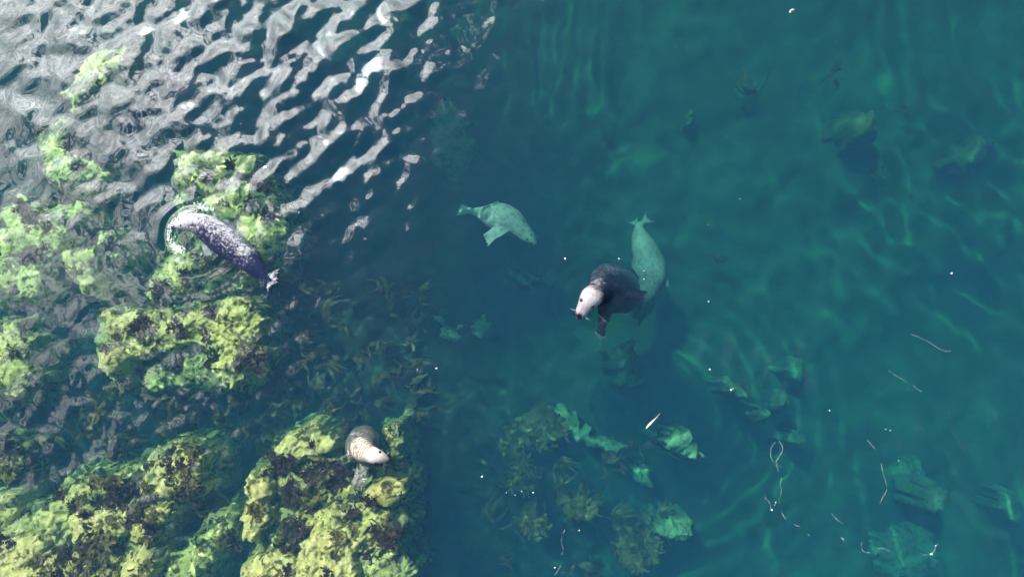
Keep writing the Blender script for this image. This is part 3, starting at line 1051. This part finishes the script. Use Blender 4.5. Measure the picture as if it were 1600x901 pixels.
# --- the small pale seal by the reef
b = Body()
hC = (-0.5, 0.1, 0.9)
spC = ctrl_px([(605, 717, 0.06, 8, 8), (599, 715, 0.085, 15, 14), (592, 713, 0.105, 21, 19), (584, 711, 0.10, 25, 23), (576, 708, 0.05, 27, 26), (570, 704, -0.04, 36, 35),
               (566, 699, -0.14, 47, 44), (565, 695, -0.28, 55, 50), (568, 691, -0.55, 54, 48), (572, 688, -0.88, 42, 38), (575, 686, -1.2, 20, 16)])
b.loft(spC, hC, 56, 24)
b.flipper([(556, 704, -0.2, 18), (549, 710, -0.1, 13), (545, 713, -0.04, 10)], UP, 0.2, 0.09)
b.flipper([(564, 690, -0.22, 18), (559, 682, -0.1, 12), (557, 678, -0.04, 9)], UP, 0.2, 0.09)
b.flipper([(572, 716, -0.30, 20), (564, 738, -0.24, 19), (558, 756, -0.16, 17)], UP, 0.18, 0.16)


def paleC(co):
    t, off, dist = axial(co, spC)
    base = interp(t, [0, 0.03, 0.08, 0.28, 0.36, 1], [0.2, 0.7, 1.4, 1.3, 0.55, 0.45])
    rings_ = 0.32 * np.sin(t * 170 + 5 * fbm(co[:, 0] * 9, co[:, 1] * 9, co[:, 2] * 9, 2, 8)) * ((t > 0.36) & (t < 0.7))
    return base + rings_


sealC = b.build('seal', at(572, 705, 0), coat_mat('sandy_coat', (0.11, 0.085, 0.045), (0.54, 0.49, 0.43), 18, 0.5, 0.35), 0.009, paleC)
tag(sealC, 'small pale seal peering out beside the rounded green boulder', 'seal')
face(sealC, at(605, 717, 0.06), at(583, 711, 0.10), 0.25, eye_r=0.026, eye_at=0.36, eye_out=0.42, rise=0.35)

# --- the turning seal under water
b = Body()
spD = ctrl_px([(834, 378, -1.85, 11, 10), (827, 371, -1.80, 21, 18), (815, 360, -1.75, 31, 28), (799, 348, -1.70, 46, 40), (781, 340, -1.65, 48, 42), (763, 336, -1.70, 34, 30), (748, 332, -1.75, 19, 16), (738, 331, -1.80, 11, 8)])
b.loft(spD, UP, 50, 22)
b.flipper([(792, 350, -1.55, 26), (776, 362, -1.45, 21), (764, 371, -1.42, 16)], UP, 0.2, 0.2)
b.flipper([(780, 332, -1.60, 20), (775, 324, -1.60, 17), (772, 319, -1.60, 14)], UP, 0.25, 0.12)
b.flipper([(740, 331, -1.80, 12), (730, 329, -1.80, 12), (723, 328, -1.80, 14)], UP, 0.35, 0.18)


def paleD(co):
    t, off, dist = axial(co, spD)
    return interp(t, [0, 0.3, 1], [0.75, 0.8, 0.95]) + 0 * dist


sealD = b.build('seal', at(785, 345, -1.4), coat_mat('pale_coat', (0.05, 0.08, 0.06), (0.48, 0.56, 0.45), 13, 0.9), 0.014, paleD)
tag(sealD, 'pale turquoise seal turning under water left of the centre', 'seal')
face(sealD, at(834, 378, -1.85), at(815, 360, -1.75), 0.26, eye_r=0.02)

# --- the seal gliding under water behind the dark one
b = Body()
spE = ctrl_px([(1001, 502, -2.70, 12, 12), (1002, 488, -2.60, 25, 24), (1004, 468, -2.45, 38, 36), (1011, 442, -2.20, 52, 44), (1014, 419, -2.10, 56, 46), (1009, 396, -2.05, 44, 38), (1001, 374, -2.05, 31, 26), (998, 359, -2.05, 17, 14), (999, 351, -2.05, 11, 9)])
b.loft(spE, UP, 50, 22)
b.flipper([(997, 358, -2.05, 8), (994, 352, -2.02, 7), (991, 347, -2.00, 9)], UP, 0.5, 0.14, 5, (1.0, 0.7, 0.45, 0.7, 1.0), 0.014)
b.flipper([(1000, 352, -2.05, 9), (1006, 346, -2.02, 8), (1011, 342, -2.00, 10)], UP, 0.5, 0.17, 5, (1.0, 0.7, 0.45, 0.7, 1.1), 0.014)
b.flipper([(1028, 426, -2.15, 22), (1036, 438, -2.20, 18), (1038, 446, -2.20, 14)], UP, 0.2, 0.13)
b.flipper([(996, 428, -2.15, 22), (990, 440, -2.10, 18), (989, 447, -2.08, 14)], UP, 0.2, 0.13)


def paleE(co):
    t, off, dist = axial(co, spE)
    return interp(t, [0, 0.3, 0.6, 1], [0.4, 0.6, 0.85, 1.0]) + 0 * dist


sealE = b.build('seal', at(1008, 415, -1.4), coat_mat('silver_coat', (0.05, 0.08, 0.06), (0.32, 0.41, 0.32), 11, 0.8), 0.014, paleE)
tag(sealE, 'pale green seal under water, hind flippers spread, behind the dark seal', 'seal')
face(sealE, at(1001, 502, -2.7), at(1003, 480, -2.55), 0.26, eye_r=0.02)


# ------------------------------------------------------------------ foam, flecks, threads, feather
def fleck_into(v, f, p, r_, g, flat=0.45):
    b_ = len(v)
    a0 = g.uniform(0, 6.28)
    el = g.uniform(1.0, 1.7)
    m = 7
    v.append((p[0], p[1], p[2] + r_ * flat))
    for lv, (rr, zz) in enumerate(((0.7, 0.7), (1.0, 0.0), (0.6, -0.6))):
        for j in range(m):
            a = 6.283 * j / m
            q = r_ * rr * g.uniform(0.8, 1.2)
            x, y = q * el * math.cos(a), q * math.sin(a)
            v.append((p[0] + x * math.cos(a0) - y * math.sin(a0), p[1] + x * math.sin(a0) + y * math.cos(a0), p[2] + zz * r_ * flat))
    for j in range(m):
        f.append((b_, b_ + 1 + j, b_ + 1 + (j + 1) % m))
        for lv in (0, 1):
            f.append((b_ + 1 + lv * m + j, b_ + 1 + (lv + 1) * m + j, b_ + 1 + (lv + 1) * m + (j + 1) % m, b_ + 1 + lv * m + (j + 1) % m))
    f.append(tuple(b_ + 1 + 2 * m + j for j in range(m)))


def on_water(u, v, up=0.0):
    p = at(u, v, 0)
    z = surface_z(p.x, p.y)
    p = at(u, v, max(z, 0.0))
    return Vector((p.x, p.y, z + up))


g = random.Random(3)
v, f = [], []
arc1 = spline([(284, 391), (274, 388), (268, 378), (265, 362), (270, 347), (284, 333), (302, 324), (322, 318)], 200)
arc2 = spline([(272, 349), (283, 338), (298, 330), (316, 326), (334, 327)], 120)
for arc, n, jit, rm in ((arc1, 420, 2.8, 0.0085), (arc2, 150, 1.2, 0.007)):
    for i in range(n):
        q = arc[min(int(len(arc) * g.random() ** (1.5 if arc is arc1 else 1)), len(arc) - 1)]
        p = on_water(q[0] + g.gauss(0, jit), q[1] + g.gauss(0, jit), 0.004)
        fleck_into(v, f, p, rm * g.uniform(0.4, 1.2), g)
fo = mesh_obj('foam', v, f, M_FOAM)
tag(fo, 'white churned foam curving round the mottled seal\'s snout', 'foam', kind='stuff')
v, f = [], []
for u0, v0, n, sp in ((553, 679, 6, 3), (545, 708, 5, 3), (563, 770, 9, 6), (572, 748, 6, 4), (628, 772, 5, 4), (603, 727, 6, 3), (622, 668, 7, 6), (560, 745, 5, 6)):
    for i in range(n):
        fleck_into(v, f, on_water(u0 + g.gauss(0, sp), v0 + g.gauss(0, sp * .7), 0.003), g.uniform(0.0025, 0.0075), g)
fo = mesh_obj('foam', v, f, M_FOAM)
tag(fo, 'white foam flecks round the small pale seal and its boulder', 'foam', kind='stuff')

FLECKS = [(1107, 471, .022), (1109, 577, .026), (1142, 609, .030), (1487, 427, .030), (753, 744, .030), (682, 575, .026), (967, 404, .018), (883, 404, .026), (1384, 670, .014),
          (1206, 796, .030), (1212, 784, .014), (1455, 865, .032), (1462, 852, .018), (833, 769, .018), (791, 769, .014), (905, 828, .016), (815, 767, .012), (805, 773, .012), (1006, 423, .016), (1006, 436, .016),
          (1145, 607, .014), (1296, 641, .016), (652, 577, .014), (430, 441, .010), (467, 332, .016), (218, 152, .014), (1391, 672, .012), (867, 886, .020), (1156, 311, .012), (1135, 213, .010), (1106, 351, .010), (1404, 719, .012)]
for u, v_, r_ in FLECKS:
    v, f = [], []
    fleck_into(v, f, (0, 0, 0), r_ * 0.5, g, 0.6)
    o = mesh_obj('foam_fleck', v, f, M_FOAM)
    o.location = on_water(u, v_, 0.004)
    tag(o, 'tiny white foam fleck floating on the open water', 'foam fleck', 'white foam flecks on the open water')

THREADS = [
    ('double looping foam thread drifting at the lower right', [[(1212, 690), (1206, 697), (1204, 707), (1206, 717), (1213, 726), (1217, 740)], [(1217, 688), (1223, 700), (1216, 715), (1212, 722), (1222, 732), (1223, 744), (1219, 756), (1221, 766), (1217, 780), (1221, 789)], [(1196, 777), (1203, 786), (1204, 796), (1210, 790), (1213, 783)]]),
    ('straight foam thread drifting down between the two others', [[(1355, 687), (1362, 695), (1368, 702)], [(1377, 724), (1380, 740), (1384, 752), (1385, 766), (1378, 780), (1371, 795)]]),
    ('curled white foam thread lying nearest the bottom right rock', [[(1347, 846), (1346, 856), (1353, 862), (1366, 859), (1376, 856), (1388, 859), (1398, 864)]]),
    ('short foam thread near the bottom edge at the centre', [[(883, 826), (877, 843), (880, 858), (876, 868)], [(876, 882), (872, 890), (867, 897)]]),
    ('scattered foam thread trailing below the double loop', [[(1222, 800), (1228, 812)], [(1240, 818), (1256, 826), (1268, 840)], [(1300, 802), (1308, 812), (1318, 818)], [(1314, 838), (1320, 846)]]),
    ('foam thread with a bright knot at the lower right', [[(1434, 870), (1446, 866), (1456, 864), (1462, 856), (1466, 846)]]),
    ('faint straight scum line right of the ripple rings', [[(1388, 578), (1402, 588), (1420, 598), (1440, 612)]]),
    ('faint curved scum line at the right edge of the ripples', [[(1424, 522), (1448, 532), (1470, 546), (1490, 549)]]),
]
M_THREAD = plain_mat('foam_thread', (0.12, 0.17, 0.17), (0.38, 0.43, 0.43), 14, 0.6)
for lab, lines in THREADS:
    base = on_water(*lines[0][0])
    v, f = [], []
    for ln in lines:
        pts = [on_water(q[0] + g.gauss(0, 0.5), q[1] + g.gauss(0, 0.5), 0.002) - base for q in spline(ln, 26)]
        for i0 in range(0, 26, 5):
            if g.random() < 0.9:
                seg = pts[i0:i0 + g.choice((4, 6, 7))]
                if len(seg) > 2:
                    strand(v, f, seg, g.uniform(0.0016, 0.0042), g.uniform(0.001, 0.003), 5)
    o = mesh_obj('foam_thread', v, f, M_THREAD)
    o.location = base
    tag(o, lab, 'foam', kind='stuff')

# the white feather
M_FEATHER = plain_mat('white_feather', (0.50, 0.48, 0.45), (0.66, 0.64, 0.60), 40, 0.6)
p0, p1 = on_water(1010, 668, 0.01), on_water(1027, 650, 0.01)
fe = empty('feather', p0, math.atan2(p1.y - p0.y, p1.x - p0.x))
tag(fe, 'white feather floating above the bright green sunken rock', 'feather')
L = (p1 - p0).length
v, f = [], []
for i in range(9):
    t = i / 8
    w = 0.024 * math.sin(math.pi * min(1, 0.12 + t * 0.9)) ** 0.8 * (1 - 0.55 * t)
    for q in (-1, 0, 1):
        v.append((L * t, w * q, 0.012 * (1 - abs(q)) + 0.02 * t * t))
for i in range(8):
    for q in range(2):
        f.append((i * 3 + q, i * 3 + q + 1, i * 3 + q + 4, i * 3 + q + 3))
mesh_obj('vane', v, f, M_FEATHER, fe)
v, f = [], []
strand(v, f, [(-0.02, 0, 0.012), (L * .5, 0, 0.022), (L * 1.25, 0.01, 0.036)], 0.005, 0.002)
mesh_obj('shaft', v, f, M_FEATHER, fe)

# scrap of flotsam near the top edge
p = on_water(1237, 19, 0.01)
fl = empty('flotsam', p)
tag(fl, 'scrap of brown and white flotsam alone near the top edge', 'flotsam')
v, f = [], []
strand(v, f, [(-0.035, -0.02, 0), (-0.025, 0.012, 0.012), (0.0, 0.03, 0.015), (0.03, 0.026, 0.012)], 0.014, 0.012, 7)
mesh_obj('husk_rim', v, f, M_FEATHER, fl)
v, f = [], []
fleck_into(v, f, (0.008, 0.0, 0), 0.024, g, 0.7)
mesh_obj('husk', v, f, plain_mat('brown_husk', (0.06, 0.03, 0.012), (0.16, 0.09, 0.04), 40), fl)
